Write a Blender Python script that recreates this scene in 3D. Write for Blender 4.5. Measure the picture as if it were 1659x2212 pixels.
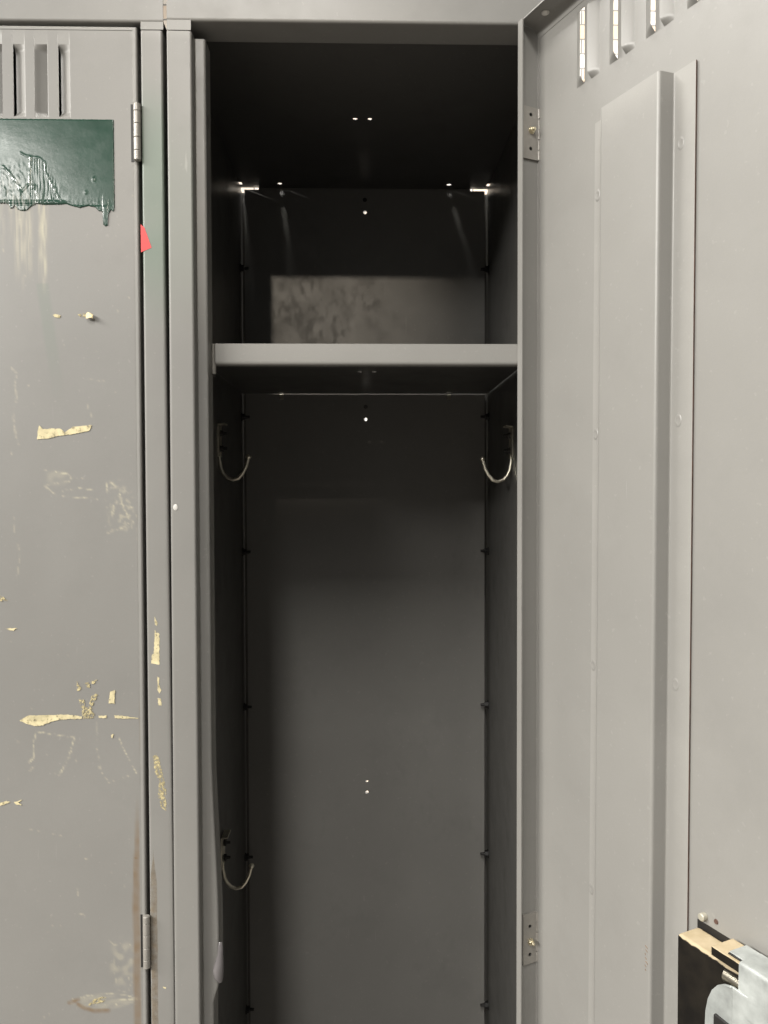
import bpy, bmesh, math, random
import numpy as np
from mathutils import Vector, Matrix, noise
random.seed(7)
for o in list(bpy.data.objects): bpy.data.objects.remove(o)
sc = bpy.context.scene
MM = 0.001
# ------------------------------------------------------------------ camera
yaw, pitch, roll = math.radians(1.44691), math.radians(1.48082), math.radians(-0.16472)
f = Vector((math.sin(yaw)*math.cos(pitch), math.cos(yaw)*math.cos(pitch), -math.sin(pitch)))
r0 = Vector((math.cos(yaw), -math.sin(yaw), 0)); u0 = r0.cross(f)
r = r0*math.cos(roll) + u0*math.sin(roll); u = u0*math.cos(roll) - r0*math.sin(roll)
cd = bpy.data.cameras.new('camera'); cam = bpy.data.objects.new('camera', cd); sc.collection.objects.link(cam)
M3 = Matrix((r, u, -f)).transposed().to_4x4()
M3.translation = Vector((-1.957, -608.046, -360.457))*MM
cam.matrix_world = M3
cd.sensor_fit = 'HORIZONTAL'; cd.sensor_width = 36; cd.lens = 36*1684/1659
cd.clip_start = 0.02; cd.clip_end = 60
sc.camera = cam
# ------------------------------------------------------------------ world, lamps, exposure
w = bpy.data.worlds.new('World'); sc.world = w; w.use_nodes = True
bg = w.node_tree.nodes['Background']; bg.inputs[0].default_value = (0.98, 0.96, 0.92, 1); bg.inputs[1].default_value = 0.07
def lamp(x, y, z, sx, sy, power, col=(1, .97, .92), aim=None):
    l = bpy.data.lights.new('fluorescent_lamp', 'AREA'); l.shape = 'RECTANGLE'; l.size = sx; l.size_y = sy
    l.energy = power; l.color = col
    o = bpy.data.objects.new('fluorescent_lamp', l); sc.collection.objects.link(o); o.location = (x, y, z)
    if aim: o.rotation_euler = (Vector(aim) - Vector((x, y, z))).to_track_quat('-Z', 'Y').to_euler()
    return o
lamp(-.23, .08, 1.10, .12, .5, 19)
lamp(-.26, -1.60, 1.10, .22, 1.0, 40)
lamp(-.30, -2.9, 1.10, .30, 1.2, 8)
lamp(-1.72, -3.2, 1.10, .45, 1.2, 36)
lamp(-2.7, -2.1, 1.00, .20, 3.0, 480)
lamp(1.25, .33, 1.15, .10, .5, 26)
lamp(-1.35, .33, 1.15, .10, .5, 26)
lamp(.6, .95, 1.20, 1.6, .2, 24, aim=(.5, 1.7, .2))  # added behind the lockers to brighten the wall
lamp(0, 1.05, -.75, .6, .2, 9, aim=(0, 1.7, -1.0))  # added low lamp, brightens the wall seen through the lower holes
sp = bpy.data.lights.new('ceiling_spotlight', 'SPOT'); sp.energy = 110; sp.color = (1, .88, .72)  # added unseen spot; its narrow cone lights only the upper compartment
sp.spot_size = math.radians(5.6); sp.spot_blend = .75; sp.shadow_soft_size = .045
so = bpy.data.objects.new('ceiling_spotlight', sp); sc.collection.objects.link(so); so.location = (-.262, -3.85, 1.105)
so.rotation_euler = (Vector((-.075, .35, -.16)) - so.location).to_track_quat('-Z', 'Y').to_euler()
sc.view_settings.view_transform = 'Standard'; sc.view_settings.look = 'None'
sc.view_settings.exposure = 0.12; sc.view_settings.gamma = 1
sc.render.engine = 'CYCLES'
sc.render.resolution_x = 768; sc.render.resolution_y = 1024
sc.cycles.max_bounces = 8
# ------------------------------------------------------------------ materials
class NT:
    def __init__(s, name):
        s.m = bpy.data.materials.new(name); s.m.use_nodes = True; s.t = s.m.node_tree; s.b = s.t.nodes['Principled BSDF']
        s.tc = s.t.nodes.new('ShaderNodeTexCoord')
    def n(s, k, **kw):
        x = s.t.nodes.new(k)
        for a, v in kw.items(): setattr(x, a, v)
        return x
    def link(s, a, b): s.t.links.new(a, b)
    def noise(s, scale, detail=3, rough=.55, stretch=None):
        x = s.n('ShaderNodeTexNoise'); x.inputs['Scale'].default_value = scale; x.inputs['Detail'].default_value = detail
        x.inputs['Roughness'].default_value = rough
        src = s.tc.outputs['Object']
        if stretch:
            mp = s.n('ShaderNodeMapping'); mp.inputs['Scale'].default_value = stretch; s.link(src, mp.inputs[0]); src = mp.outputs[0]
        s.link(src, x.inputs['Vector']); return x.outputs['Fac']
    def ramp(s, fac, stops):
        x = s.n('ShaderNodeValToRGB'); e = x.color_ramp.elements
        while len(e) < len(stops): e.new(.5)
        for i, (p, c) in enumerate(stops):
            e[i].position = p; e[i].color = (c if len(c) == 4 else (*c, 1))
        s.link(fac, x.inputs[0]); return x.outputs[0]
    def mix(s, fac, a, b):
        x = s.n('ShaderNodeMix', data_type='RGBA'); 
        if isinstance(fac, float): x.inputs[0].default_value = fac
        else: s.link(fac, x.inputs[0])
        for v, i in ((a, 6), (b, 7)):
            if isinstance(v, tuple): x.inputs[i].default_value = (*v, 1)
            else: s.link(v, x.inputs[i])
        return x.outputs[2]
    def math(s, op, a, b=None, clamp=False):
        x = s.n('ShaderNodeMath', operation=op); x.use_clamp = clamp
        for v, i in ((a, 0), (b, 1)):
            if v is None: continue
            if isinstance(v, (int, float)): x.inputs[i].default_value = v
            else: s.link(v, x.inputs[i])
        return x.outputs[0]
    def bump(s, h, strength, dist=.001):
        x = s.n('ShaderNodeBump'); x.inputs['Strength'].default_value = strength; x.inputs['Distance'].default_value = dist
        s.link(h, x.inputs['Height']); s.link(x.outputs[0], s.b.inputs['Normal'])
    def col(s, c): s.link(c, s.b.inputs['Base Color'])
    def rough(s, c):
        if isinstance(c, float): s.b.inputs['Roughness'].default_value = c
        else: s.link(c, s.b.inputs['Roughness'])
PAINT = (.220, .214, .199)
def sc3(c, k): return tuple(v*k for v in c)
def paint_mat(name, base=PAINT, rough=.42, marks=False, smudge=False, wave=0., edge_glint=True):
    N = NT(name)
    big = N.noise(9, 4); fine = N.noise(420, 2)
    c = N.ramp(big, [(.25, sc3(base, .93)), (.75, sc3(base, 1.06))])
    c = N.mix(N.math('MULTIPLY', fine, .22), c, sc3(base, .86))
    spk = N.ramp(N.noise(260, 1), [(.70, (0, 0, 0)), (.76, (1, 1, 1))])
    c = N.mix(N.math('MULTIPLY', spk, .10), c, (.5, .48, .43))
    rr = N.math('ADD', N.math('MULTIPLY', N.noise(35, 4), .16), rough-.08)
    if smudge:
        sm = N.ramp(N.noise(120, 3, .5, (1, 1, .6)), [(.48, (0, 0, 0)), (.70, (1, 1, 1))])
        loc = N.ramp(N.noise(11, 2), [(.50, (0, 0, 0)), (.66, (1, 1, 1))]); sm = N.math('MULTIPLY', sm, loc)
        rr = N.math('ADD', rr, N.math('MULTIPLY', sm, .14))
        c = N.mix(N.math('MULTIPLY', sm, .20), c, sc3(base, .66))
    # hair scratches, mostly upright and slanting
    for st, sc_, lo in (((1, 1, .045), 330, .735), ((1, .5, .16), 150, .75)):
        hs = N.ramp(N.noise(sc_, 2, .5, st), [(lo, (0, 0, 0)), (lo+.03, (1, 1, 1))])
        reg = N.ramp(N.noise(13, 3), [(.50, (0, 0, 0)), (.70, (1, 1, 1))])
        c = N.mix(N.math('MULTIPLY', N.math('MULTIPLY', hs, reg), .50), c, sc3(base, 1.75))
    rub = N.ramp(N.noise(21, 5, .62), [(.52, (0, 0, 0)), (.72, (1, 1, 1))])
    c = N.mix(N.math('MULTIPLY', rub, .22), c, sc3(base, .72)); rr = N.math('ADD', rr, N.math('MULTIPLY', rub, .08))
    if edge_glint:  # edge highlights painted into the colour along the folds
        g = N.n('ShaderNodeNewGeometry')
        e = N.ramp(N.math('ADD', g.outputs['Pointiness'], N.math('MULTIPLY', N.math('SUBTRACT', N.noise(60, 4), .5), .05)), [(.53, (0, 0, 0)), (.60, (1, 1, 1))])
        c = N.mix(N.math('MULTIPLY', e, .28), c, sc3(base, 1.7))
    if marks:
        at = N.n('ShaderNodeAttribute', attribute_name='marks'); sep = N.n('ShaderNodeSeparateColor'); N.link(at.outputs['Color'], sep.inputs[0])
        c = N.mix(sep.outputs[0], c, (.58, .53, .37))         # pale dried drips, scuffs and glue
        c = N.mix(sep.outputs[1], c, (.16, .095, .038))       # rust
        c = N.mix(sep.outputs[2], c, (.105, .165, .12))       # green overspray
    grain = N.noise(1500, 1); c = N.mix(N.math('MULTIPLY', grain, .26), c, sc3(base, .72))
    N.col(c); N.rough(rr)
    N.b.inputs['Specular IOR Level'].default_value = .5
    hgt = N.math('MULTIPLY', N.noise(700, 2), .05)
    if wave: hgt = N.math('ADD', hgt, N.math('MULTIPLY', N.noise(7, 2, .4, (1, 1, .45)), wave))
    N.bump(hgt, 1., .0004)
    return N.m
M = {}
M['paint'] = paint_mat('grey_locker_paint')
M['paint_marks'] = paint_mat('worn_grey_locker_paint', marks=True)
M['inner'] = paint_mat('interior_grey_paint', base=sc3(PAINT, .37), rough=.36, edge_glint=False)  # locker paint darkened so its colour carries the interior shade
M['inner_back'] = paint_mat('interior_back_paint', base=sc3(PAINT, .95), rough=.38, smudge=True, wave=1.2, edge_glint=False)
M['door_in'] = paint_mat('door_inner_paint', base=sc3(PAINT, 1.10), rough=.38, wave=3., edge_glint=False)
M['door_rib'] = paint_mat('door_rib_paint', base=sc3(PAINT, 1.10), rough=.38, wave=1.)  # door face paint again, with the fold highlights painted in
def simple(name, col, rough=.5, metal=0., var=.1, scale=60, bump=0.):
    N = NT(name); n = N.noise(scale, 4)
    N.col(N.ramp(n, [(.3, sc3(col, 1-var)), (.7, sc3(col, 1+var))])); N.rough(rough); N.b.inputs['Metallic'].default_value = metal
    if bump: N.bump(N.noise(scale*6, 3), bump, .0005)
    return N.m
M['zinc'] = simple('zinc_plated_steel', (.62, .58, .48), .3, 1.)
M['brass'] = simple('yellowed_zinc_screw', (.75, .68, .50), .3, 1.)
M['hook'] = simple('dull_plated_hook', (.80, .75, .62), .38, 1., .25)
M['dark'] = simple('dark_steel', (.012, .011, .010), .55, 0)
M['galv'] = simple('pale_galvanised_steel', (.37, .39, .375), .36, .25, .28, 70, .25)
M['rust'] = simple('rusty_edge', (.085, .045, .032), .8, 0, .4, 150)
M['red'] = simple('red_sticker', (.62, .05, .05), .45, 0, .06)
M['white'] = simple('white_chip', (.58, .56, .52), .6)
M['screwgrey'] = simple('dull_cream_metal', (.40, .38, .31), .45, .3)
M['scratch'] = simple('brown_scratch', (.17, .10, .05), .7, 0, .3, 200)
M['bumper'] = simple('grey_plastic', (.15, .14, .14), .14)
M['hingepaint'] = simple('painted_hinge_steel', (.27, .255, .23), .36, .2)
def dusty():
    N = NT('black_case_with_dust')
    g = N.n('ShaderNodeNewGeometry'); sx = N.n('ShaderNodeSeparateXYZ'); N.link(g.outputs['Normal'], sx.inputs[0])
    up = N.math('ADD', sx.outputs['Z'], N.math('MULTIPLY', N.math('SUBTRACT', N.noise(160, 4), .5), .9))
    fac = N.ramp(up, [(.42, (0, 0, 0)), (.62, (1, 1, 1))])
    blk = N.ramp(N.noise(70, 4), [(.35, (.006, .005, .004)), (.8, (.016, .013, .009))])
    dst = N.ramp(N.noise(120, 3), [(.3, (.36, .29, .18)), (.75, (.45, .37, .25))])
    N.col(N.mix(fac, blk, dst)); N.rough(.6); N.b.inputs['Specular IOR Level'].default_value = .18; N.bump(N.noise(260, 3), .25, .0006)
    return N.m
M['case'] = dusty()
def tape(name, lo, hi, sc_=260, col=(.63, .55, .33)):
    N = NT(name)
    n = N.noise(sc_, 4, .65); a = N.ramp(n, [(lo, (0, 0, 0)), (hi, (1, 1, 1))])
    N.col(N.ramp(N.noise(130, 4), [(.3, sc3(col, .62)), (.7, sc3(col, 1.12))])); N.rough(.7)
    N.link(a, N.b.inputs['Alpha']); N.bump(N.noise(500, 3), .3, .0004)
    return N.m
M['tape'] = tape('yellowed_tape_residue', .30, .44)
M['tape_thin'] = tape('worn_tape_residue', .44, .60, 420, (.55, .47, .26))
def green():
    N = NT('glossy_green_paint')
    c = N.ramp(N.noise(55, 5), [(.3, (.010, .040, .025)), (.75, (.018, .053, .036))])
    at = N.n('ShaderNodeAttribute', attribute_name='marks'); sep = N.n('ShaderNodeSeparateColor'); N.link(at.outputs['Color'], sep.inputs[0])
    c = N.mix(sep.outputs[0], c, (.50, .50, .46))  # whitish lamp reflection mixed into the base colour
    N.col(c); N.rough(N.math('ADD', N.math('MULTIPLY', N.noise(90, 4), .18), .10))
    N.b.inputs['Coat Weight'].default_value = .4; N.b.inputs['Coat Roughness'].default_value = .2
    N.bump(N.noise(240, 4), .10, .0005)
    return N.m
M['green'] = green()
def wallmat():
    N = NT('patched_block_wall')
    b = N.n('ShaderNodeTexBrick'); mp = N.n('ShaderNodeMapping'); mp.inputs['Rotation'].default_value = (math.pi/2, 0, 0)
    N.link(N.tc.outputs['Object'], mp.inputs[0]); N.link(mp.outputs[0], b.inputs['Vector'])
    b.inputs['Scale'].default_value = 1; b.inputs['Brick Width'].default_value = .16; b.inputs['Row Height'].default_value = .042
    b.inputs['Mortar Size'].default_value = .0022; b.inputs['Bias'].default_value = -.2
    b.inputs['Color1'].default_value = (.80, .77, .70, 1); b.inputs['Color2'].default_value = (.62, .36, .15, 1); b.inputs['Mortar'].default_value = (.06, .055, .05, 1)
    N.col(N.mix(N.math('MULTIPLY', N.noise(11, 2), .45), b.outputs['Color'], (.84, .83, .80))); N.rough(.7)
    return N.m
M['wall'] = wallmat()
# ------------------------------------------------------------------ mesh helpers (millimetres)
HC = 4.4
ID = lambda x, y, z: (x, y, z)
class MB:
    def __init__(s): s.v = []; s.f = []; s.mi = []; s.flat = set()
    def add(s, vs, fs, mi=0):
        o = len(s.v); s.v += [tuple(p) for p in vs]
        for q in fs: s.f.append(tuple(i+o for i in q)); s.mi.append(mi)
        return o
    def box(s, x0, x1, y0, y1, z0, z1, W=ID, mi=0):
        vs = [W(x, y, z) for x in (x0, x1) for y in (y0, y1) for z in (z0, z1)]
        s.add(vs, [(0, 1, 3, 2), (4, 6, 7, 5), (0, 4, 5, 1), (2, 3, 7, 6), (0, 2, 6, 4), (1, 5, 7, 3)], mi)
    def tube(s, pts, rad, n=10, mi=0, flat=None):
        """swept round bar with domed ends; pts are world points, rad may vary"""
        P = [Vector(p) for p in pts]; R = rad if isinstance(rad, (list, tuple)) else [rad]*len(P)
        rings = []; prev = None
        for i, p in enumerate(P):
            t = (P[min(i+1, len(P)-1)] - P[max(i-1, 0)]).normalized()
            if prev is None:
                a = t.cross(Vector((0, 0, 1)))
                if a.length < .1: a = t.cross(Vector((1, 0, 0)))
                a.normalize()
            else:
                a = (prev - t*prev.dot(t)).normalized()
            prev = a; b = t.cross(a)
            rings.append([p + (a*math.cos(k*2*math.pi/n) + b*math.sin(k*2*math.pi/n)*(flat or 1))*R[i] for k in range(n)])
        vs = [q for rg in rings for q in rg]; fs = []
        for i in range(len(rings)-1):
            for k in range(n):
                fs.append((i*n+k, i*n+(k+1) % n, (i+1)*n+(k+1) % n, (i+1)*n+k))
        fs.append(tuple(range(n))[::-1]); fs.append(tuple(range((len(rings)-1)*n, len(rings)*n)))
        s.add(vs, fs, mi)
    def ball(s, c, R, n=12, m=8, sq=(1, 1, 1), mi=0):
        vs = []; fs = []
        for i in range(m+1):
            th = math.pi*i/m
            for k in range(n):
                ph = 2*math.pi*k/n
                vs.append((c[0]+R*sq[0]*math.sin(th)*math.cos(ph), c[1]+R*sq[1]*math.sin(th)*math.sin(ph), c[2]+R*sq[2]*math.cos(th)))
        for i in range(m):
            for k in range(n): fs.append((i*n+k, i*n+(k+1) % n, (i+1)*n+(k+1) % n, (i+1)*n+k))
        s.add(vs, fs, mi)
    def obj(s, name, mats, parent=None, solid=0., bevel=0., angle=35, attr=None, seg=2):
        me = bpy.data.meshes.new(name)
        me.from_pydata([(a*MM, b*MM, c*MM) for a, b, c in s.v], [], s.f)
        for m in (mats if isinstance(mats, list) else [mats]): me.materials.append(m)
        me.polygons.foreach_set('material_index', s.mi)
        me.polygons.foreach_set('use_smooth', [i not in s.flat for i in range(len(s.f))])
        bm = bmesh.new(); bm.from_mesh(me)
        bmesh.ops.remove_doubles(bm, verts=bm.verts, dist=1e-6)
        bmesh.ops.recalc_face_normals(bm, faces=bm.faces); bm.to_mesh(me); bm.free()
        if attr:
            ca = me.color_attributes.new('marks', 'FLOAT_COLOR', 'POINT')
            for i, vv in enumerate(me.vertices):
                c = attr(vv.co.x/MM, vv.co.y/MM, vv.co.z/MM); ca.data[i].color = (*c, 1)
        me.set_sharp_from_angle(angle=math.radians(angle)); me.update()
        o = bpy.data.objects.new(name, me); sc.collection.objects.link(o)
        if parent:
            o.parent = parent
            o.matrix_parent_inverse = Matrix.Translation(-parent.matrix_world_loc) if hasattr(parent, 'matrix_world_loc') else Matrix.Identity(4)
        if solid:
            md = o.modifiers.new('sheet_thickness', 'SOLIDIFY'); md.thickness = solid*MM; md.offset = 0
        if bevel:
            md = o.modifiers.new('edge_bevel', 'BEVEL'); md.width = bevel*MM; md.segments = seg; md.limit_method = 'ANGLE'; md.angle_limit = math.radians(40)
        md = o.modifiers.new('weighted_normals', 'WEIGHTED_NORMAL'); md.weight = 100; md.keep_sharp = True
        return o
def round_path(path, rad, k=4):
    P = [Vector(p) for p in path]; out = [P[0]]
    for i in range(1, len(P)-1):
        a, b, c = P[i-1], P[i], P[i+1]; d1 = (a-b); d2 = (c-b); rr = min(rad, d1.length*.45, d2.length*.45)
        p0 = b+d1.normalized()*rr; p2 = b+d2.normalized()*rr
        for j in range(k+1):
            t = j/k; out.append(p0*(1-t)**2 + b*2*t*(1-t) + p2*t*t)
    out.append(P[-1]); return out
def bent(mb, path, t, levels, W, rad=1.6, shift=None, mi=0, edge_mi=None):
    """sheet metal folded along a 2-D path and run through the given levels"""
    P = round_path(path, rad); n = len(P); L = []; R = []
    for i in range(n):
        d1 = (P[i]-P[max(i-1, 0)]); d2 = (P[min(i+1, n-1)]-P[i])
        tt = Vector((0, 0))
        if d1.length > 1e-9: tt += d1.normalized()
        if d2.length > 1e-9: tt += d2.normalized()
        tt.normalize(); nn = Vector((-tt.y, tt.x)); L.append(P[i]+nn*t/2); R.append(P[i]-nn*t/2)
    loop = L + R[::-1]; m = len(loop); vs = []
    for z in levels:
        for p in loop:
            a, b = p.x, p.y
            if shift: a, b = shift(a, b, z)
            vs.append(W(a, b, z))
    fs = []; mis = []
    for i in range(len(levels)-1):
        for k in range(m):
            fs.append((i*m+k, i*m+(k+1) % m, (i+1)*m+(k+1) % m, (i+1)*m+k)); mis.append(edge_mi if (edge_mi is not None and k == n-1) else mi)
    o = len(mb.v); mb.v += [tuple(v) for v in vs]
    for q, a in zip(fs, mis): mb.f.append(tuple(i+o for i in q)); mb.mi.append(a)
    for base in (0, (len(levels)-1)*m):
        for k in range(n-1):
            mb.f.append((o+base+k, o+base+k+1, o+base+m-2-k, o+base+m-1-k)); mb.mi.append(mi)
def panel(mb, u0, u1, v0, v1, W, holes=(), us=(), vs_=()):
    """flat sheet with holes: ('c',u,v,r) round, ('h',u,v,r) half round, ('r',ua,ub,va,vb) open cell, ('l',...) louvre"""
    U = {u0, u1, *us}; V = {v0, v1, *vs_}; cells = []
    for h in holes:
        if h[0] in 'ch': b = (h[1]-HC, h[1]+HC, h[2]-HC, h[2]+HC)
        else: b = h[1:5]
        U |= {b[0], b[1]}; V |= {b[2], b[3]}; cells.append((b, h))
    f0 = len(mb.f)
    U = sorted(x for x in U if u0 <= x <= u1); V = sorted(x for x in V if v0 <= x <= v1)
    idx = {}
    def vid(a, b):
        if (a, b) not in idx: idx[(a, b)] = len(mb.v); mb.v.append(tuple(W(a, b)))
        return idx[(a, b)]
    for i in range(len(U)-1):
        for j in range(len(V)-1):
            ca, cb = (U[i]+U[i+1])/2, (V[j]+V[j+1])/2
            if any(b[0] < ca < b[1] and b[2] < cb < b[3] for b, h in cells): continue
            mb.f.append((vid(U[i], V[j]), vid(U[i+1], V[j]), vid(U[i+1], V[j+1]), vid(U[i], V[j+1]))); mb.mi.append(0)
    for b, h in cells:
        if h[0] not in 'ch': continue
        n = 24; cu, cv, rr = h[1:4]; ring = []
        for k in range(n):
            a = math.pi/4 + k*2*math.pi/n; q = cv+rr*math.sin(a)
            if h[0] == 'h': q = min(q, cv-rr*.1)
            ring.append((cu+rr*math.cos(a), q))
        cor = [(b[1], b[3]), (b[0], b[3]), (b[0], b[2]), (b[1], b[2])]
        for k in range(4):
            pts = [cor[k], cor[(k+1) % 4]] + [ring[(k*n//4+j) % n] for j in range(n//4, -1, -1)]
            # split so that grid vertices on the cell border need no T-junction
            mb.f.append(tuple(vid(*p) for p in pts)); mb.mi.append(0)
    mb.flat |= set(range(f0, len(mb.f)))
def empty(name, loc, label, cat, group=None):
    o = bpy.data.objects.new(name, None); sc.collection.objects.link(o); o.location = Vector(loc)*MM; o['label'] = label; o['category'] = cat
    if group: o['group'] = group
    o.empty_display_size = .05; return o
def fix_parent(o):
    """keep world position although the parent empty is not at the origin"""
    p = o.parent; off = Vector((0, 0, 0))
    while p is not None: off += p.location; p = p.parent
    o.matrix_parent_inverse = Matrix.Translation(-off)
def part(mb, name, mats, parent, **kw):
    label = kw.pop('label', None); o = mb.obj(name, mats, None, **kw); o.parent = parent
    if parent.type == 'EMPTY': o.matrix_parent_inverse = Matrix.Translation(-parent.location)
    if label: o['label'] = label
    return o
def copy_part(o, dx, dy, dz, sx=1):
    c = o.copy(); sc.collection.objects.link(c); c.location = c.location + Vector((dx, dy, dz))*MM
    if sx == -1: c.scale.x = -c.scale.x
    return c
# ------------------------------------------------------------------ setting behind the lockers
mb = MB(); mb.box(-4000, 4000, 1700, 1800, -1830, 1500)
o = mb.obj('back_wall', M['wall']); o['kind'] = 'structure'
mb = MB(); mb.box(-4000, 4000, -4500, 1700, -1860, -1830)
o = mb.obj('floor', simple('grey_floor', (.12, .11, .10), .6, 0, .1, 5)); o['kind'] = 'structure'
# ------------------------------------------------------------------ lockers
ROW = 'steel lockers in the row'
LK = empty('locker', (0, 175, -1800), 'open empty grey steel locker with a hat shelf and coat hooks', 'locker', ROW)
LL = empty('locker', (-305, 175, -1800), 'closed grey locker with a green paint patch and yellowed tape scraps', 'locker', ROW)
ZB = -1780
Wxy = lambda a, b, z: (a, b, z)
def lerp(a, b, t): return a+(b-a)*max(0, min(1, t))
def vnoise(x, z, s): return noise.noise(Vector((x/s, z/s, 3.1)))*.5+.5
def seg_d(px, pz, pts):
    best = 1e9
    for (ax, az), (bx, bz) in zip(pts[:-1], pts[1:]):
        dx, dz = bx-ax, bz-az; l = dx*dx+dz*dz
        t = max(0, min(1, ((px-ax)*dx+(pz-az)*dz)/l)) if l else 0
        d_ = math.hypot(px-ax-t*dx, pz-az-t*dz); best = min(best, d_)
    return best
def sstep(a, b, x):
    t = max(0, min(1, (x-a)/(b-a))); return t*t*(3-2*t)
# --- frame posts
def stop_shift(x, y, z):
    # the stop edge of the jamb swells around the latch keeper
    if x > -130 and y > 8:
        k = sstep(-560, -715, z)*(1-sstep(-752, -772, z)); x += 4.6*k
    return x, y
def post_attr(x, y, z):
    g = 0
    if x < -152: g = .62*sstep(-250, -165, z)*(1-sstep(-95, -30, z))*(.6+.8*vnoise(x, z, 30))
    elif x < -132 and y < 5: g = .22*sstep(-250, -165, z)*(1-sstep(-130, -40, z))
    rs = 0
    if -172 < x < -152 and y < 3:
        rs = .55*sstep(-168.2, -169.5, -abs(x+168.4)-166)*0
    return (0, rs, g)
lv = [-8.2] + [-8.2-6*i for i in range(1, 138)] + [-1000, ZB]
mb = MB(); bent(mb, [(-151.4, 24), (-151.4, .45), (-133, .45), (-133, 11), (-124.7, 11), (-124.7, 29)], .9, lv, Wxy, 1.5,
                shift=lambda x, y, z: (stop_shift(x, y, z)[0] - (0.9*sstep(0, -800, z) if x < -150 and y < 26 else 0), y))
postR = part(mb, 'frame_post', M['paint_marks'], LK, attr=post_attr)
mb = MB(); bent(mb, [(151.4, 24), (151.4, .45), (133, .45), (133, 18), (125.2, 18), (125.2, 29)], .9, [-8.2, -900, ZB], Wxy, 1.5)
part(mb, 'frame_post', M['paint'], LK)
# --- header with the tabs that cap the posts
def header(x0, x1, par, dz=0.):
    m = MB(); bent(m, [(24, 62), (.45, 62), (.45, 0), (29, 0), (29, 7.4)], .9, [x0, x1], lambda a, b, x: (x, a, b+dz), 2.0)
    m.box(x0, x0+18.4, .1, .9, -7.5+dz, .2+dz); m.box(x1-18.4, x1, .1, .9, -7.5+dz, .2+dz)
    # dark blob painting the shade of a bolt hole in the underside
    m.ball((0 if par is LK else -305, 14, .4+dz), 2.0, sq=(1.3, 1, .25), mi=1)
    return part(m, 'frame_header', [M['paint'], M['dark']], par, bevel=.15)
header(-151.4, 151.4, LK)
# --- body sheets
mb = MB(); panel(mb, -150, 150, 30, 348.4, lambda a, b: (a, b, 8.2),
    [('c', -9.7, 172.5, 2.4), ('c', 4.9, 172.5, 2.4), ('c', -101.4, 336, 2.9), ('c', 101, 336, 2.9), ('r', -150, -146.5, 331.6, 340.4), ('r', 146.5, 150, 331.6, 340.4)])
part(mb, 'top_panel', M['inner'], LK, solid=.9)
mb = MB(); panel(mb, -128.3, 128.6, -9, 8, lambda a, b: (a, 349.6, b)); part(mb, 'top_panel_flange', M['inner'], LK, solid=.6)
mb = MB(); panel(mb, -145.6, 146, ZB, 5.4, lambda a, b: (a, 348.7, b),
    [('c', 0, -21, 2.1), ('c', 0, -271.8, 2.0), ('h', 0, -717.5, 2.1), ('c', 0, -732.2, 2.0)], us=[-128.3, 128.6])
panel(mb, -128.3, 128.6, 5.4, 8, lambda a, b: (a, 348.7, b), us=[-HC, HC])
backp = part(mb, 'back_panel', M['inner_back'], LK, solid=.8)
for sg in (-1, 1):
    mb = MB(); bent(mb, [(sg*125.8, 28), (sg*150.2, 27), (sg*150.2, 358), (sg*136, 358)], .8, [ZB, 5], Wxy, .6)
    bent(mb, [(sg*150.2, 27), (sg*150.2, 349)], .8, [5, 8], Wxy, .6)
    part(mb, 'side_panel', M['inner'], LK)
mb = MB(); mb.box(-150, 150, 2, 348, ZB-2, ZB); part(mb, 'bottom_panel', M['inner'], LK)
# small dark fasteners on the back panel, and nuts in the back corners
def fastener(x, z, rr):
    m = MB(); m.tube([(x, 349, z), (x, 347.9, z), (x, 347.3, z)], [rr, rr, rr*.7], 14); return m
part(fastener(0, -6, 2.6), 'bolt', M['dark'], backp); part(fastener(.2, -256.5, 2.4), 'bolt', M['inner'], backp)
def corner_nut(x, z, sg):
    m = MB(); y = 341
    m.tube([(x, y, z), (x+sg*4.2, y, z)], 4.0, 6)
    m.tube([(x+sg*4, y, z), (x+sg*9.5, y, z)], [2.0, 1.7], 8)
    m.tube([(x-sg*.2, y, z), (x+sg*.8, y, z)], 5.2, 16)
    return m
for sg, xs in ((1, -149.6), (-1, 149.6)):
    first = part(corner_nut(xs, -91, sg), 'corner_nut', M['dark'], LK)
    for z in (-269.5, -433, -622.5, -808, -998):
        copy_part(first, 0, 0, z+91)
# --- hat shelf
mb = MB(); bent(mb, [(33, -257.6), (25, -257.6), (25, -241)], .9, [-121.2, 149], lambda a, b, x: (x, a, b), 2.6)
panel(mb, -148.8, 148.8, 26.5, 346.5, lambda a, b: (a, b, -240.8), [('c', -6.1, 172.5, 2.2), ('c', 8.3, 172.5, 2.2), ('c', -101.4, 336, 2.7), ('c', 101, 336, 2.7)])
shelf = part(mb, 'shelf', [M['paint'], M['inner']], LK)
for p_ in shelf.data.polygons:
    if p_.center.y > .027 and abs(p_.center.z+.2408) < .0003: p_.material_index = 1  # deck takes the shade-darkened copy of the paint
mb = MB(); lvz = [-265, -263, -258, -252, -247, -243, -241]
bent(mb, [(-121.6, 27.5), (-122.5, 25.2), (-125.2, 24.6), (-126.9, 27), (-127, 42)], .9, lvz, Wxy, 1.5,
     shift=lambda x, y, z: (x + (1.6*abs((z+253)/12)**2 if x < -124 else 0), y))
part(mb, 'end_tab', M['hingepaint'], shelf)
for x in (-101, 101):
    mb = MB(); bent(mb, [(346, -241.6), (338, -241.8), (337.3, -249)], .9, [x-2.2, x+2.2], lambda a, b, q: (q, a, b), 1.0); part(mb, 'clip', M['zinc'], shelf)
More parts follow.
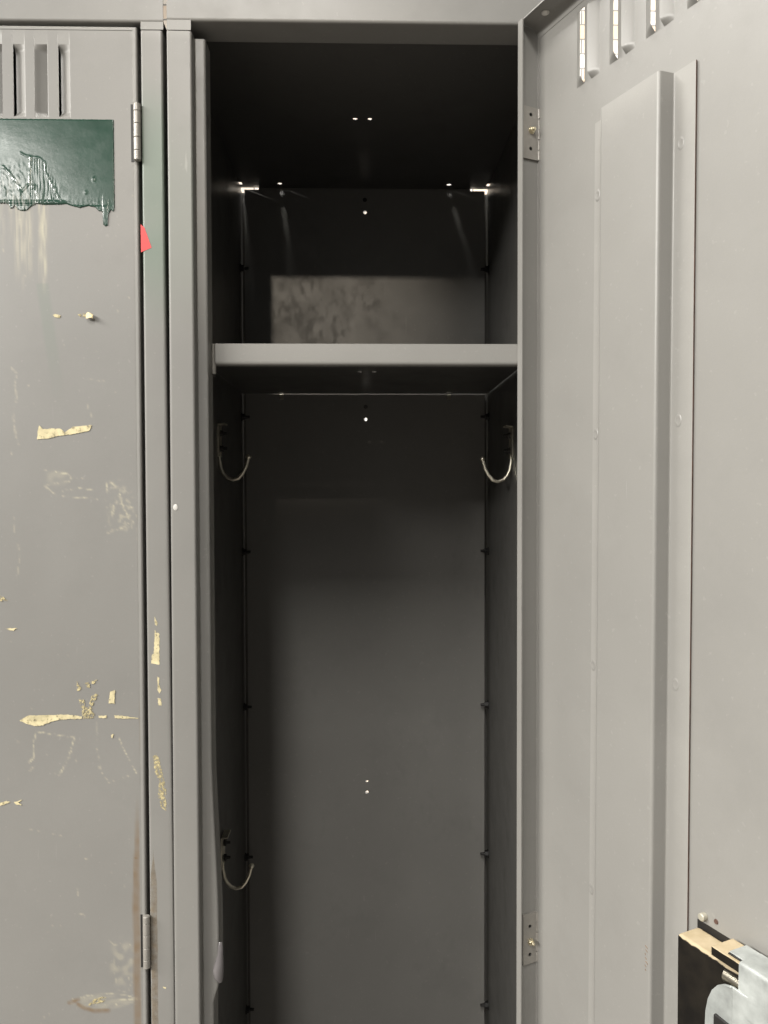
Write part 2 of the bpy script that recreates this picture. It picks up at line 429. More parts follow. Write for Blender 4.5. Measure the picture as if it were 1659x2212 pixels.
# --- coat hooks
def hook(par):
    m = MB()
    m.box(-149.7, -148.3, 181, 200, -746, -714.2)
    bent(m, [(-149, -716), (-149, -713.4), (-142.2, -712.6)], 1.3, [181, 200], lambda a, b, y: (a, y, b), .8)
    pr = [(-149.0, -741), (-148.8, -749), (-147.4, -757.5), (-145, -763), (-141, -767.2), (-135.5, -769.2), (-130, -767.8), (-125.5, -762.6), (-122, -755.5), (-119.6, -746.5)]
    pts = []
    for i in range(len(pr)-1):
        for j in range(4):
            t = j/4; pts.append((pr[i][0]*(1-t)+pr[i+1][0]*t, 190, pr[i][1]*(1-t)+pr[i+1][1]*t))
    pts.append((pr[-1][0], 190, pr[-1][1]))
    m.tube(pts, [1.25+.55*min(1, i/8) for i in range(len(pts))], 10)
    m.ball((-119.5, 190, -746.0), 2.7)
    h = part(m, 'coat_hook', M['hook'], par, bevel=.2)
    for z in (-722, -737.6):
        b = MB(); b.tube([(-148.4, 192, z), (-145.6, 192, z)], 3.4, 6); b.tube([(-145.8, 192, z), (-141.6, 192, z)], [1.7, 1.4], 8)
        part(b, 'hook_bolt', M['dark'], h)
    return h
hk = hook(LK)
def copy_tree(o, dz, mirror=False):
    c = o.copy(); sc.collection.objects.link(c); c.location = c.location + Vector((0, 0, dz*MM))
    if mirror: c.scale.x = -1
    for ch in o.children:
        d = ch.copy(); sc.collection.objects.link(d); d.parent = c
    return c
copy_tree(hk, 421.5); copy_tree(hk, 419, True)
# --- latch keeper bumper on the jamb
mb = MB()
P = [(-121.0, 11.5, -720.8), (-120.5, 9.6, -724), (-120.6, 9.2, -729), (-121.3, 8.6, -735), (-122.2, 7.8, -741), (-121.9, 8.2, -747), (-120.7, 9.5, -752)]
P = [(x+2.4, y-.6, z) for x, y, z in P]
mb.tube(P, [1.6, 2.1, 2.3, 3.4, 4.4, 3.9, 1.6], 14, flat=.75)
part(mb, 'latch_bumper', M['bumper'], LK)
# ------------------------------------------------------------------ doors
def louvre(mb, W, s0, s1, z0, z1, root_first, h=5.0, cap=5.):
    ts = [0, .2, .45, .72, 1]; rows = [z0, z0+cap*.55, z0+cap, z1-cap, z1-cap*.55, z1]; g = [0, .62, 1, 1, .62, 0]; vs = []
    for z, k in zip(rows, g):
        for t in ts:
            s = s0+(s1-s0)*t if root_first else s1-(s1-s0)*t
            vs.append(W(s, .01+h*k*t**.8, z))
    fs = [(i*5+j, i*5+j+1, (i+1)*5+j+1, (i+1)*5+j) for i in range(5) for j in range(4)]
    mb.add(vs, fs)
def door_sheet(mb, W, WD, lou, zt, zb, us=(), vs_=(), holes=(), top_fl=True):
    panel(mb, 2.6, WD, zb, zt, lambda a, b: W(a, 0, b), list(holes) + [('r', a, b_, z0, z1) for a, b_, z0, z1, rf in lou], us, vs_)
    for a, b_, z0, z1, rf in lou: louvre(mb, W, a, b_, z0, z1, rf)
# closed left door: hinge side is its right edge
WLd = lambda s, o, z: (-174.6-s, .5+o, z)
lou = []
for k in range(5):
    lou.append((50.4+34*k, 59+34*k, -74, -19.4, True)); lou.append((67.4+34*k, 77+34*k, -74.2, -19.4, False))
TAPE_ST = {'a4':[(-248.0,-343.3),(-230.7,-345.9),(-227.2,-348.4),(-229.7,-351.4),(-238.7,-352.9),(-246.7,-354.4)],'a4b':[(-227.7,-348.4),(-218.8,-349.4)],
'a5':[(-248.7,-354.9),(-239.8,-362.4)],'a5b':[(-234.8,-358.9),(-221.9,-356.9),(-211.9,-358.5)],'a5c':[(-235.9,-363.1),(-208.0,-365.2)],
'a6':[(-197.9,-352.5),(-188.0,-360.6)],'a6b':[(-196.1,-371.1),(-197.2,-378.2)],'a6c':[(-193.1,-368.1),(-181.2,-372.2)],'a6d':[(-200.4,-391.2),(-189.3,-387.3),(-181.3,-383.2),(-187.3,-389.3)],
'a6e':[(-200.9,-353.0),(-201.5,-361.0)],'a6f':[(-191.0,-361.1),(-189.1,-369.1),(-184.7,-380.2)],
'a7':[(-274.1,-263.0),(-268.2,-268.9),(-270.3,-276.9),(-268.5,-286.9),(-271.7,-301.8),(-269.9,-316.8),(-268.0,-322.8)],'a8':[(-271.9,-378.9),(-272.0,-390.9)],'a9':[(-216.8,-272.9),(-201.9,-274.4)],
'b11':[(-257.9,-546.1),(-228.4,-551.0)],'b11b':[(-257.9,-546.1),(-260.0,-557.8),(-259.6,-566.0),(-263.2,-570.0)],'b11c':[(-228.4,-551.0),(-232.6,-566.3),(-240.3,-580.5)],
'b11d':[(-263.3,-577.2),(-259.2,-573.1)],'b11e':[(-247.8,-577.4),(-240.3,-580.5)],'b11f':[(-211.2,-539.0),(-211.4,-558.4),(-207.6,-578.9),(-201.7,-587.1),(-194.6,-584.2),(-185.5,-581.2)],
'b11g':[(-194.2,-550.9),(-189.3,-562.7),(-180.4,-580.2)],'b14':[(-269.2,-400.7),(-268.3,-409.8),(-270.6,-426.9)],
'c13':[(-235.1,-759.6),(-228.0,-757.2),(-217.9,-755.3),(-204.7,-754.5),(-192.5,-755.3),(-183.4,-758.6),(-178.8,-759.2)],'c13c':[(-207.8,-763.8),(-197.6,-758.8),(-183.4,-759.6)],
'c13d':[(-204.8,-767.5),(-197.7,-762.5)],'c14':[(-203.7,-712.0),(-199.2,-715.7),(-191.0,-713.3),(-186.5,-715.9)],'c14b':[(-200.3,-723.5),(-199.4,-739.0),(-197.0,-751.6),(-189.5,-753.8),(-186.3,-745.5)],
'c15':[(-227.9,-669.2),(-227.0,-675.4)],'c16':[(-225.6,-690.4),(-221.6,-691.5)],'c17':[(-263.5,-622.9),(-238.4,-628.4)],'c18':[(-221.6,-646.6),(-218.5,-646.2)]}
ST_W = {'a6':1.3,'a6b':1.5,'a6d':1.5,'a6f':.9,'a4':.8,'a5':.9,'a7':1.3,'b11b':1.0,'b11c':1.0,'c14b':.6,'c17':.35,'b11f':.55,'b11g':.7,'a8':1.1,'b14':1.1,'c13':1.0,'c13c':1.0}
ST_K = {'a7':.38,'a8':.28,'b14':.35,'b11f':.5,'c14':.4,'c14b':.4,'c17':.35,'a9':.35}
st_list = [(k, v, min(p[0] for p in v)-3, max(p[0] for p in v)+3, min(p[1] for p in v)-3, max(p[1] for p in v)+3) for k, v in TAPE_ST.items()]
def left_door_attr(x, y, z):
    if y > 3 or x < -290 or z < -830 or z > -77: return (0, 0, 0)
    t = 0; rs = 0; gr = 0
    for k, pts, xa, xb, za, zb in st_list:
        if xa < x < xb and za < z < zb:
            wd = ST_W.get(k, .7); d_ = seg_d(x, z, pts); n = vnoise(x, z, 2.2)*.6+vnoise(x, z, 7)*.4
            t = max(t, ST_K.get(k, .8)*.8*(1-sstep(wd*.15, wd*.95, d_))*sstep(.36, .66, n))
    # faint glue haze inside the torn tape outlines
    t = max(t, .30*(1-sstep(.55, 1.1, math.hypot((x+191)/12, (z+371)/22)))*sstep(.50, .75, vnoise(x, z, 3.2)))
    t = max(t, .16*(1-sstep(.5, 1.1, math.hypot((x+239)/11, (z+349)/7)))*sstep(.2, .7, vnoise(x, z, 6)))
    t = max(t, .22*(1-sstep(6, 13, math.hypot((x+193)*1.0, (z+730)*.55)))*sstep(.4, .7, vnoise(x, z, 6)))
    if -234 < x < -182: # lens-shaped scar
        zc = -760+.002*(x+208)**2; hw = 7*(1-((x+210)/27)**2)
        if hw > 0: t = max(t, .20*(1-sstep(hw*.55, hw*1.1, abs(z+761)))*sstep(.2, .65, vnoise(x*.6, z*1.6, 5)))
    # dried drips under the green patch
    if z < -138 and z > -300:
        for xa, xb, zend, k in ((-273, -270, -172, .30), (-268.5, -255.2, -196, .50), (-263.6, -261.5, -206, .35), (-250.4, -244.6, -205, .85), (-244.2, -242.5, -170, .25), (-281, -276, -180, .25)):
            e = 1.2; m = sstep(xa-e, xa+e, x)*(1-sstep(xb-e, xb+e, x))*(1-sstep(zend+40, zend-8, z) if False else sstep(zend-8, zend+26, z))
            t = max(t, .62*k*m*(.15+1.0*sstep(.3, .75, vnoise(x*7, z*.2, 3.0))))
        if -253 < x < -232:
            xc = -247+ (z+209)*-.13; 
            if z < -200: gr = .22*(1-sstep(3, 6, abs(x-xc)))*sstep(-300, -225, z)
    if z < -590 and x > -186:
        wv = 1.3*(vnoise(4, z, 28)-.5)
        c0 = -180.6-1.2*sstep(-600, -680, z)+wv; hw = lerp(1.2, 2.6, (-z-600)/80)
        rs = .62*(1-sstep(hw*.7, hw*1.35, abs(x-c0)))*(.55+.75*vnoise(x, z, 6))*sstep(-592, -640, z)
        rs = max(rs, .95*(1-sstep(.5, 1.6, math.hypot(x+181.7, z+647))))
    if -570 < z < -512 and x > -180: rs = max(rs, .75*(1-sstep(1.4, 3.6, -174.6-x))*sstep(-512, -535, z)*sstep(-570, -556, z)*(.4+vnoise(x, z, 7)))
    for pts in ([(-228.1, -762.4), (-223.1, -765.6), (-216.0, -767.8), (-204.8, -767.8)], [(-235, -761), (-228, -758.6)]):
        if -240 < x < -200 and -775 < z < -752: rs = max(rs, .75*(1-sstep(.6, 2.4, seg_d(x, z, pts)))*(.3+vnoise(x, z, 4)))
    # loose scuffs
    sp = vnoise(x*1.0, z*.5, 2.6)*.7+vnoise(x, z, 40)*.3
    t = max(t, .30*sstep(.74, .84, sp))
    return (min(t, 1), min(rs, 1), min(gr, 1))
gu = [2.6+i*1.25 for i in range(1, 92)]; gv = [-6.8-i*1.25 for i in range(1, 640)]
def loutest(lou):
    U = set()
    return U
# keep grid lines out of the louvre band so that the cut cells stay simple
mb = MB()
door_sheet(mb, WLd, 262, lou, -8.2, -800, us=gu, vs_=[v for v in gv if v < -76])
panel(mb, 2.6, 262, -1690, -800, lambda a, b: WLd(a, 0, b))
bent(mb, [(2.6, 0), (0, 0), (0, 17), (6, 17)], .9, [-6.2, -900, -1690], WLd, 1.9)
bent(mb, [(0, -8.2), (0, -6), (17, -6)], .9, [2.6, 262], lambda a, b, s: WLd(s, a, b), 1.6)
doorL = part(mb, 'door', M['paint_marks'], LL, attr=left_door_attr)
md = doorL.modifiers.new('t', 'SOLIDIFY'); md.thickness = .0003; md.offset = 0; doorL.modifiers.move(len(doorL.modifiers)-1, 0)
# green paint patch: its own slightly raised glossy film with scraped wrinkles and a drip
top_z, xr = -75.6, -192.4
bot = [(-300, -139.4), (-275.1, -139.5), (-272.4, -140.3), (-271.2, -143.6), (-269.4, -143.0), (-267.8, -140.6), (-265.9, -144.2), (-262, -145.2), (-258.6, -144.6), (-255.3, -141.5), (-251.3, -139.6), (-245.8, -140.4), (-233.6, -140.1), (-229.1, -139.6), (-224.7, -141.1), (-219.1, -142.6), (-212.4, -141.0), (-206.9, -142.1), (-204.7, -144.7), (-201.3, -145.4), (-201.25, -155), (-199.8, -156.3), (-197.6, -156.2), (-197.3, -147.6), (-195.2, -143.9), (-193.0, -145.5), (-192.3, -139.8)]
def bot_z(x):
    for (a, za), (b, zb) in zip(bot[:-1], bot[1:]):
        if a <= x <= b: return za+(zb-za)*(x-a)/(b-a) + .5*(noise.noise(Vector((x*.9, 1, 2))))
    return -140
def g_h(x, z):
    h = .0
    # wrinkle edges of a scraped lower-left area
    e1 = seg_d(x, z, [(-263.0, -101.4), (-259.1, -103.6), (-248.6, -105.2), (-244.8, -108.5), (-244.3, -115.7), (-233.5, -137.3)])
    e2 = seg_d(x, z, [(-276, -112), (-271, -117.0), (-262.3, -130.3), (-256.7, -124.7), (-255.5, -105)])
    h += .55*math.exp(-(e1/.6)**2)*(.1+.9*vnoise(x, z, 3))+.8*math.exp(-(e2/.7)**2)*(.2+.9*vnoise(x, z, 4))
    h += .5*math.exp(-((x+253.6)/2.2)**2-((z+127)/1.6)**2)
    if x > -258 and x < -228 and z < -103:
        k = sstep(-228, -240, x)*sstep(-258, -255, x)*sstep(-104, -108, z+ max(0, (x+246))*1.9)
        h += k*.42*noise.noise(Vector((x*1.9, z*.06, 5)))
    if x < -255: h += .22*sstep(-100, -118, z)*noise.noise(Vector((x*.45, z*.30, 9)))
    h += .9*math.exp(-((z+138.6)/1.1)**2)*sstep(-226, -236, x)
    h += .45*noise.noise(Vector((x*.35, z*.12, 4)))*sstep(-120, -136, z)*sstep(-226, -238, x) + .08*noise.noise(Vector((x*.5, z*.5, 4)))*sstep(-132, -139, z)
    h += .15*noise.noise(Vector((x*.04, z*.04, 1)))
    h += .5*math.exp(-((x+208)/1)**2-((z+121)/1.4)**2) + .4*math.exp(-((x+214)/1.2)**2-((z+131)/1.2)**2)
    if z < -141: h += .5
    return max(-.12, h*.40)
mb = MB(); nx, nz = 260, 110; xs = [-300+(xr+300)*i/nx for i in range(nx+1)]
for i, x in enumerate(xs):
    zb = bot_z(x); zt_ = top_z+.35*noise.noise(Vector((x*.5, 7, 7)))
    for j in range(nz+1):
        z = zt_+(zb-zt_)*j/nz
        xx = x + (.45*noise.noise(Vector((z*.6, 2, 8))) if i == nx else 0)
        mb.v.append((xx, -.25-g_h(x, z) if 0 < j < nz and i < nx else .05, z))
for i in range(nx):
    for j in range(nz):
        a = i*(nz+1)+j; mb.f.append((a, a+1, a+nz+2, a+nz+1)); mb.mi.append(0)
def green_glare_attr(x, y, z):
    k = 0
    if x < -240 and z < -103:
        edge = sstep(-243, -256, x)*sstep(-112, -126, z + .5*(x+268) if x > -268 else z)
        k = .45*edge*sstep(.40, .75, vnoise(x*1.7, z*.4, 2.4))  # pale lower-left area imitates a lamp reflection in colour
    return (k, 0, 0)
part(mb, 'paint_patch', M['green'], doorL, attr=green_glare_attr, label='dark green glossy paint patch with scraped lower edge')
# tape residue
TP = {'a1':[(-240.4,-224.0),(-238.4,-223.5),(-234.5,-224.4),(-234.8,-226.2),(-239.0,-225.8)],
'a2b':[(-221.6,-223.9),(-217.2,-222.6),(-215.0,-223.3),(-215.2,-225.3),(-219.2,-225.5)],
'a3':[(-253.6,-319.3),(-253.0,-312.3),(-252.0,-308.6),(-249.1,-311.6),(-242.1,-311.0),(-235.2,-311.3),(-232.2,-314.0),(-226.2,-309.8),(-218.3,-309.0),(-211.6,-308.3),(-213.8,-313.0),(-226.3,-315.3),(-238.2,-316.8),(-245.2,-318.8)],
'b8':[(-280.1,-465.2),(-271.1,-465.1),(-273.7,-467.1),(-277.1,-466.7)],'b7':[(-283.7,-440.1),(-280.9,-441.0),(-278.0,-443.8),(-283.8,-444.2)],
'b10':[(-270.2,-537.3),(-263.7,-533.3),(-245.2,-533.1),(-233.1,-532.8),(-222.1,-534.6),(-222.2,-536.2),(-237.2,-536.7),(-245.2,-538.1),(-252.3,-541.1),(-258.8,-541.7),(-265.3,-539.6)],
'b10b':[(-224.5,-521.0),(-220.5,-521.5),(-219.5,-526.6),(-215.0,-526.2),(-212.6,-532.8),(-212.6,-535.9),(-221.7,-536.3),(-222.6,-527.6)],
'b10c':[(-216.5,-524.6),(-214.4,-518.5),(-211.4,-516.5),(-209.4,-517.6),(-212.0,-522.6),(-214.5,-526.7)],
'b10d':[(-209.1,-534.1),(-203.1,-533.9),(-203.3,-536.0),(-209.3,-535.5)],'b10e':[(-197.0,-533.8),(-189.0,-534.6),(-178.4,-536.4),(-189.0,-536.5),(-196.7,-536.1)],
'b10f':[(-201.1,-520.7),(-199.8,-515.1),(-196.3,-514.1),(-196.9,-524.8),(-201.3,-524.3)],'b10g':[(-225.8,-506.2),(-224.3,-509.8),(-222.3,-511.3),(-222.9,-514.4),(-225.7,-514.2)],
'b10h':[(-219.8,-508.3),(-214.8,-507.3),(-209.7,-505.9),(-212.8,-508.9),(-215.8,-509.4),(-215.8,-512.2),(-218.0,-511.9)],'b10i':[(-200.0,-549.3),(-198.0,-548.5),(-198.6,-551.6),(-199.6,-551.3)],
'b12':[(-286.2,-601.6),(-281.2,-600.1),(-278.2,-600.9),(-283.2,-603.0),(-286.2,-603.9)],'b12b':[(-275.7,-601.2),(-269.1,-599.4),(-272.2,-601.4),(-269.2,-603.5),(-273.7,-603.2)],
'c13y':[(-221.0,-763.6),(-215.9,-758.5),(-208.8,-756.3),(-205.7,-757.6),(-207.8,-760.2),(-215.9,-762.1)]}
PP = {'p9':[(-165.1,-467.1),(-163.9,-469.6),(-161.7,-469.7),(-161.9,-494.6),(-164.9,-494.0),(-168.4,-493.3),(-167.6,-486.9),(-166.1,-485.4)],
'p9a':[(-165.3,-456.9),(-162.9,-462.0),(-163.6,-464.2),(-165.1,-463.5)],'p9b':[(-163.7,-503.7),(-162.0,-504.8),(-162.4,-509.9),(-160.6,-514.5),(-162.1,-517.2),(-163.6,-513.9)],
'p9c':[(-163.4,-520.6),(-161.1,-521.1),(-160.4,-526.4),(-163.0,-526.4)],'p9d':[(-167.7,-566.5),(-164.6,-564.0),(-162.7,-569.2),(-160.7,-578.4),(-157.8,-590.8),(-157.5,-609.3),(-161.5,-607.2),(-164.0,-597.9),(-162.8,-585.6),(-166.3,-578.3)],
'cw':[(-162.0,-749.1),(-159.1,-750.0),(-159.7,-751.2),(-161.4,-750.4)]}
def scrap(poly, y, th=.12, jit=.28):
    rnd = random.Random(len(poly)*31+int(poly[0][1])); out = []
    for (ax, az), (bx, bz) in zip(poly, poly[1:]+poly[:1]):
        L_ = math.hypot(bx-ax, bz-az); n = max(1, int(L_/1.0))
        for i in range(n):
            t = i/n; j = jit*min(1, L_/5); out.append((ax+(bx-ax)*t+rnd.uniform(-j, j), az+(bz-az)*t+rnd.uniform(-j, j)))
    m = MB(); n = len(out)
    m.v = [(x, y, z) for x, z in out] + [(x, y-th, z) for x, z in out]
    m.f = [tuple(range(n)), tuple(range(n, 2*n))[::-1]] + [(i, (i+1) % n, n+(i+1) % n, n+i) for i in range(n)]; m.mi = [0]*len(m.f)
    return m
for k, p in TP.items():
    part(scrap(p, -.02), 'tape_residue', M['tape_thin'] if k in ('b10c', 'b10h', 'b7', 'a2b', 'b10b', 'c13y', 'b10g') else M['tape'], doorL)
# curled flake of tape standing off the door
mb = MB(); fl = [(-214.7, -223.3), (-212.2, -220.1), (-211.2, -222.9), (-208.5, -223.6), (-208.5, -226.3), (-212.3, -227.9), (-214.4, -226.9)]
rows = []
for i in range(6):
    t = i/5; rows.append([(-214.6+ (6.0*t) + .3*math.sin(i*2), -.1-3.0*math.sin(t*2.2)*(1-s/4*.3) - (1.8*s/4), -222.6-1.1*t - s*1.0+.5*math.sin(i+s)) for s in range(5)])
mb.v = [p for r_ in rows for p in r_]; mb.f = [(i*5+j, i*5+j+1, (i+1)*5+j+1, (i+1)*5+j) for i in range(5) for j in range(4)]; mb.mi = [0]*20
part(mb, 'tape_flake', simple('cream_tape_flake', (.68, .56, .32), .6), doorL, solid=.25)
# left locker frame
def lpost_shift(x, y, z):
    if x > -156 and y < 26: x += 2.0*sstep(-20, -800, z)
    return x, y
def lpost_attr(x, y, z):
    c = post_attr(x, y, z); rs = 0
    return c
mb = MB(); bent(mb, [(-155.2, 24), (-155.2, .45), (-171.0, .45), (-171.0, 18), (-179, 18), (-179, 29)], .9, lv, Wxy, 1.5, shift=lpost_shift)
postL = part(mb, 'frame_post', M['paint_marks'], LL, attr=lpost_attr)
mb = MB(); bent(mb, [(-457, 24), (-457, .45), (-439, .45), (-439, 18), (-431, 18)], .9, [-8.2, ZB], Wxy, 1.5); part(mb, 'frame_post', M['paint'], LL)
mb = MB(); bent(mb, [(24, 60), (.45, 60), (.45, -1.6), (29, -1.6)], .9, [-457, -154.0], lambda a, b, x: (x, a, b), 1.8)
mb.box(-171.2, -154.0, .1, .9, -7.5, -1.5); part(mb, 'frame_header', M['paint'], LL, bevel=.15)
for k, p in PP.items(): part(scrap(p, -.03), 'tape_residue', M['tape_thin'] if k == 'p9d' else M['tape'], postL)
# rust-brown streak on the post beside the lower hinge: worn into the paint, a thin oxide film
mb = MB()
zs = [-640-2.5*i for i in range(60)]
for z in zs:
    hw = 2.6*sstep(-640, -670, z); c0 = -168.2
    mb.v += [(c0-hw+.5*noise.noise(Vector((z*.08, 1, 1))), -.03, z), (c0+hw+.5*noise.noise(Vector((z*.08, 5, 1))), -.03, z)]
mb.f = [(2*i, 2*i+1, 2*i+3, 2*i+2) for i in range(len(zs)-1)]; mb.mi = [0]*len(mb.f)
part(mb, 'rust_streak', tape('rust_film', .25, 1.0, 150, (.27, .205, .13)), postL)
mb = scrap([(-172.7, -154.6), (-169.8, -157.4), (-164.5, -172.5), (-172.6, -176.1)], -.03, .15, .05)
part(mb, 'sticker', M['red'], postL, label='torn red sticker corner')
mb = MB(); mb.ball((-148.2, -.1, -372.0), 2.1, sq=(.85, .18, 1.2)); part(mb, 'paint_chip', M['white'], postR)
mb = MB(); mb.box(-457, -154.5, 30, 348, 8, 9); part(mb, 'top_panel', M['inner'], LL)
mb = MB(); mb.box(-457, -154.5, 348, 349, ZB, 8); part(mb, 'back_panel', M['inner'], LL)
for x in (-457, -155.4):
    mb = MB(); mb.box(x, x+.8, 27, 347.5, ZB, 7.5); part(mb, 'side_panel', M['inner'], LL)
mb = MB(); mb.box(-155.3, -150.6, 21, 22, -12, 58); part(mb, 'seam_strip', M['inner'], LL)  # added strip that stops light leaking through the header seam
# barrel hinges seen from outside on the closed door
def barrel(cx, cy, z0, z1, par):
    m = MB(); zz = [z1, z1-(z1-z0)*.135, z1-(z1-z0)*.36, z1-(z1-z0)*.6, z1-(z1-z0)*.83, z0]
    for a, b in zip(zz[:-1], zz[1:]):
        m.tube([(cx, cy, a-.15), (cx, cy, b+.15)], 2.75, 20)
    m.tube([(cx, cy, z1+.2), (cx, cy, z0-.2)], 2.2, 16)
    return part(m, 'hinge', M['hingepaint'], par, bevel=.25)
barrel(-174.1, -1.5, -107, -64.3, LL); barrel(-173.6, -1.5, -733, -691.8, LL)
for z0, z1, x in ((-107.5, -64.0, -177.6), (-733.5, -691.6, -177.0)):
    mb = MB(); mb.box(x-1.7, x+.9, -.06, .8, z0, z1); part(mb, 'hinge_notch', M['dark'], doorL)  # dark box stands in for the shaded notch
# ------------------------------------------------------------------ open right door
th = math.radians(24); dv = Vector((math.sin(th), -math.cos(th), 0)); nv = Vector((-math.cos(th), -math.sin(th), 0)); q0 = Vector((133, -2, 0))
def WR(s, o, z):
    p = q0 + dv*s + nv*o; return (p.x, p.y, z)
lou = []
for k in range(6):
    lou.append((46.4+33.8*k, 54.4+33.8*k, -71.4, -17.5, True)); lou.append((62+33.8*k, 70+33.8*k, -71.8, -17.5, False))
mb = MB()
panel(mb, 2.6, 262, -1690, -13, lambda a, b: WR(a, 0, b), [('r', a, b_, z0, z1) for a, b_, z0, z1, rf in lou] + [('r', 160.8, 225, -621.8, -619.6)])
for a, b_, z0, z1, rf in lou: louvre(mb, WR, a, b_, z0, z1, rf, 4.2, 4.5)
bent(mb, [(2.6, 0), (0, 0), (0, 18.4), (6.2, 18.4)], .9, [-4.6, -900, -1690], WR, 1.0)
bent(mb, [(0, -13), (1.0, -9.5), (6, -5.5), (17.9, -4.8)], .9, [1.0, 262], lambda a, b, s: WR(s, a, b), 1.6)
bent(mb, [(262, 0), (264, 0), (264, 17), (258, 17)], .9, [-5, -1690], WR, 1.2)
door = part(mb, 'door', M['door_in'], LK)
md = door.modifiers.new('t', 'SOLIDIFY'); md.thickness = .0003; md.offset = 0; door.modifiers.move(len(door.modifiers)-1, 0)
mb = MB(); p = WR(21, 9, -6.2); mb.ball(p, 3.0, sq=(1, 1, .5)); part(mb, 'rivet', M['white'], door)
# hat-section stiffener
def st_shift(s, o, z): return s-3.2*(-z-106)/620*(1 if s < 150 else .75), o
mb = MB(); lz = [-105.5-i*22 for i in range(60)]
bent(mb, [(67.6, 1.15), (85.4, 1.15), (85.6, 12.2), (137.6, 12.2), (138.9, 1.15), (156.2, 1.15)], 1.0, lz, WR, 1.7, shift=st_shift, edge_mi=1)
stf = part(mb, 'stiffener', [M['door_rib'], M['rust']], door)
for s, z in ((70.2, -156), (70, -320.5), (69.5, -483), (69.2, -643.5), (144.6, -150), (144.9, -317.4), (145, -480)):
    s2 = st_shift(s, 0, z)[0]+.6
    m = MB(); n = 14; c = 1.78; prof = [(3.6, -.1), (2.8, .22), (1.9, .05), (1.0, -.04), (0.01, 0)]
    for rr, hh in prof:
        for k in range(n): m.v.append(WR(s2+rr*.75*math.cos(2*math.pi*k/n), c+hh, z+rr*1.15*math.sin(2*math.pi*k/n)))
    for i in range(len(prof)-1):
        for k in range(n): m.f.append((i*n+k, i*n+(k+1) % n, (i+1)*n+(k+1) % n, (i+1)*n+k)); m.mi.append(0)
    part(m, 'spot_weld', M['door_in'], stf)
for a in range(7):
    m = MB(); z = -647.5-a*2.5; s = 131.0+.35*math.sin(a*2.1); l = 1.3+.7*math.sin(a*1.7+1)
    m.tube([WR(s, 12.75, z), WR(s+l, 12.75, z-1.0)], .22, 6); part(m, 'scratch_mark', M['scratch'], stf)
# hinge leaves on the door flange
def leaf(z0, z1, o0, o1, zs, holes, pin_low, par):
    m = MB(); g = 2.2
    panel(m, o0, o1, z0, z1, lambda a, b: WR(g, a, b), [('c', (o0+o1)/2, h, 1.35) for h in holes])
    # rim that gives the plate its thickness
    for a, b in (((o0, z0), (o1, z0)), ((o1, z0), (o1, z1)), ((o1, z1), (o0, z1)), ((o0, z1), (o0, z0))):
        m.add([WR(g, a[0], a[1]), WR(g, b[0], b[1]), WR(.6, b[0], b[1]), WR(.6, a[0], a[1])], [(0, 1, 2, 3)])
    L_ = z1-z0
    for i in range(5):
        a = z0+L_*i/5+.35; b = z0+L_*(i+1)/5-.35
        p0 = WR(1.1, -.1, a); p1 = WR(1.1, -.1, b); m.tube([p0, p1], 2.0 if i % 2 == 0 else 1.75, 14)
    h = part(m, 'hinge', M['hingepaint'], par)
    for hz in holes:
        b = MB(); p0 = Vector(WR(.95, (o0+o1)/2, hz)); b.tube([p0, p0+dv*.3], 1.35, 14); part(b, 'screw_hole', M['dark'], h)  # dark disc paints the shade inside each hole
    b = MB(); c = Vector(WR(g, (o0+o1)/2-.6, zs)); b.tube([c-dv*.3, c+dv*1.0], 2.9, 6); b.tube([c+dv*.9, c+dv*2.6], [2.3, 2.0], 14); b.tube([c+dv*2.4, c+dv*4.6], [1.5, 1.2], 10)
    part(b, 'hinge_screw', M['brass'], h, bevel=.2)
    return h
leaf(-106, -66.5, 1.4, 15.0, -84.4, (-72.4, -98.1), True, LK)
leaf(-732, -692.2, 1.2, 13.8, -714.5, (-702.2, -724.6), False, LK)
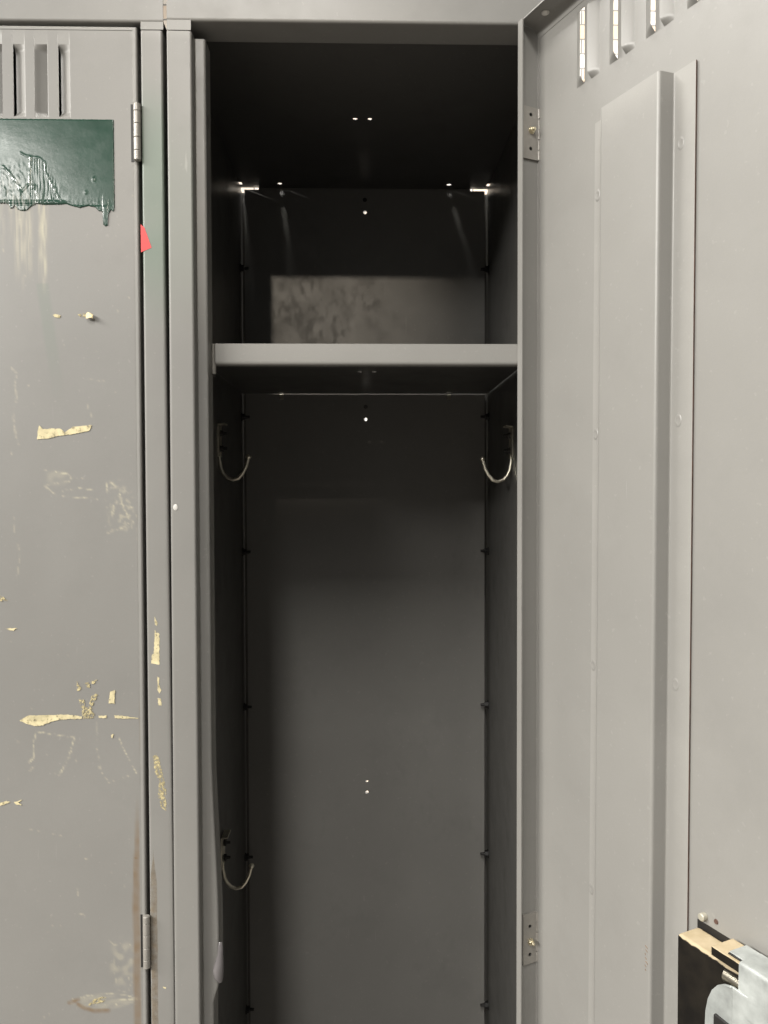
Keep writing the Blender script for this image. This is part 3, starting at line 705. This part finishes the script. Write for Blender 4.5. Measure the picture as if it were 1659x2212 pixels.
# lock case, bolt bar and lift
mb = MB(); mb.box(162, 262, .7, 18.6, -860, -622, WR); case = part(mb, 'latch_case', M['case'], door, bevel=2.2, seg=3)
mb = MB(); mb.box(160.9, 224, -2.5, .4, -860, -618.5, WR); part(mb, 'latch_backing', M['dark'], door)  # added black block that keeps outside light out of the slot
mb = MB(); mb.box(190, 250, 4.6, 21.6, -619.2, -614, WR); part(mb, 'sliding_bar', M['case'], door, bevel=.5)
mb = MB(); mb.tube([WR(196.5, 17.0, -628), WR(214, 17.4, -628)], 4.0, 16); part(mb, 'pivot_rod', M['zinc'], door, bevel=.4)
mb = MB()
mb.box(199.3, 209, 4.8, 18.2, -614, -612.9, WR)
mb.box(199.6, 211, 18.2, 19.6, -614, -613.3, WR, 1)  # thin dark box in place of a shaded slot
bent(mb, [(5.2, -613.0), (21.8, -613.0), (22.6, -640)], 1.2, [209, 262], lambda a, b, s: WR(s, a, b), 1.4,
     shift=lambda a, b, s: (a+ (0 if b > -612 else 0), b))
plate = part(mb, 'cover_plate', [M['galv'], M['dark']], door, bevel=.2)
# curved finger lift
mb = MB()
out = [(187.0, -700), (186.9, -661), (187.4, -652), (189.2, -644), (192.4, -637), (196.5, -632), (201, -628.8), (206, -627.0)]
o_of = lambda s: 20.5+.15*(s-187)
cols = []
for i, (s, z) in enumerate(out):
    cols.append((s, z))
m_in = [(206, -700)]
# left lobe as a fan of quads between the outline and the fold line
fold = 206.5
for s, z in cols:
    mb.v.append(WR(s, o_of(s)+1.6, z)); mb.v.append(WR(fold, 23.6, min(z, -627.2) if z > -661 else z))
mb.f = []; mb.mi = []
n = len(cols)
for i in range(n-1): mb.f.append((2*i, 2*i+1, 2*i+3, 2*i+2)); mb.mi.append(0)
b0 = len(mb.v)
for s, o_ in ((fold, 23.6), (212, 22.8), (222, 21.0), (245, 17.0), (262, 14.5)):
    mb.v.append(WR(s, o_, -627.0 if s < 210 else -628)); mb.v.append(WR(s, o_, -700))
for i in range(4): mb.f.append((b0+2*i, b0+2*i+1, b0+2*i+3, b0+2*i+2)); mb.mi.append(0)
lift = part(mb, 'finger_lift', M['galv'], door, solid=1.4, bevel=.3)
mb = MB(); mb.box(195.0, 206.4, 21.5, 25.2, -690, -648.5, WR)
part(mb, 'lift_opening', M['dark'], door, bevel=.5)  # dark block on the lift imitates a shaded opening
mb = MB(); c = Vector(WR(166.3, 0, -614.2)); mb.tube([c, c+nv*3.8], [2.3, 2.3], 16); part(mb, 'screw', M['screwgrey'], door, bevel=.5)
mb = MB(); c = Vector(WR(174.6, .2, -613.4)); mb.tube([c-nv*.1, c+nv*.5], [1.6, 1.3], 12); part(mb, 'screw_hole', M['rust'], door)
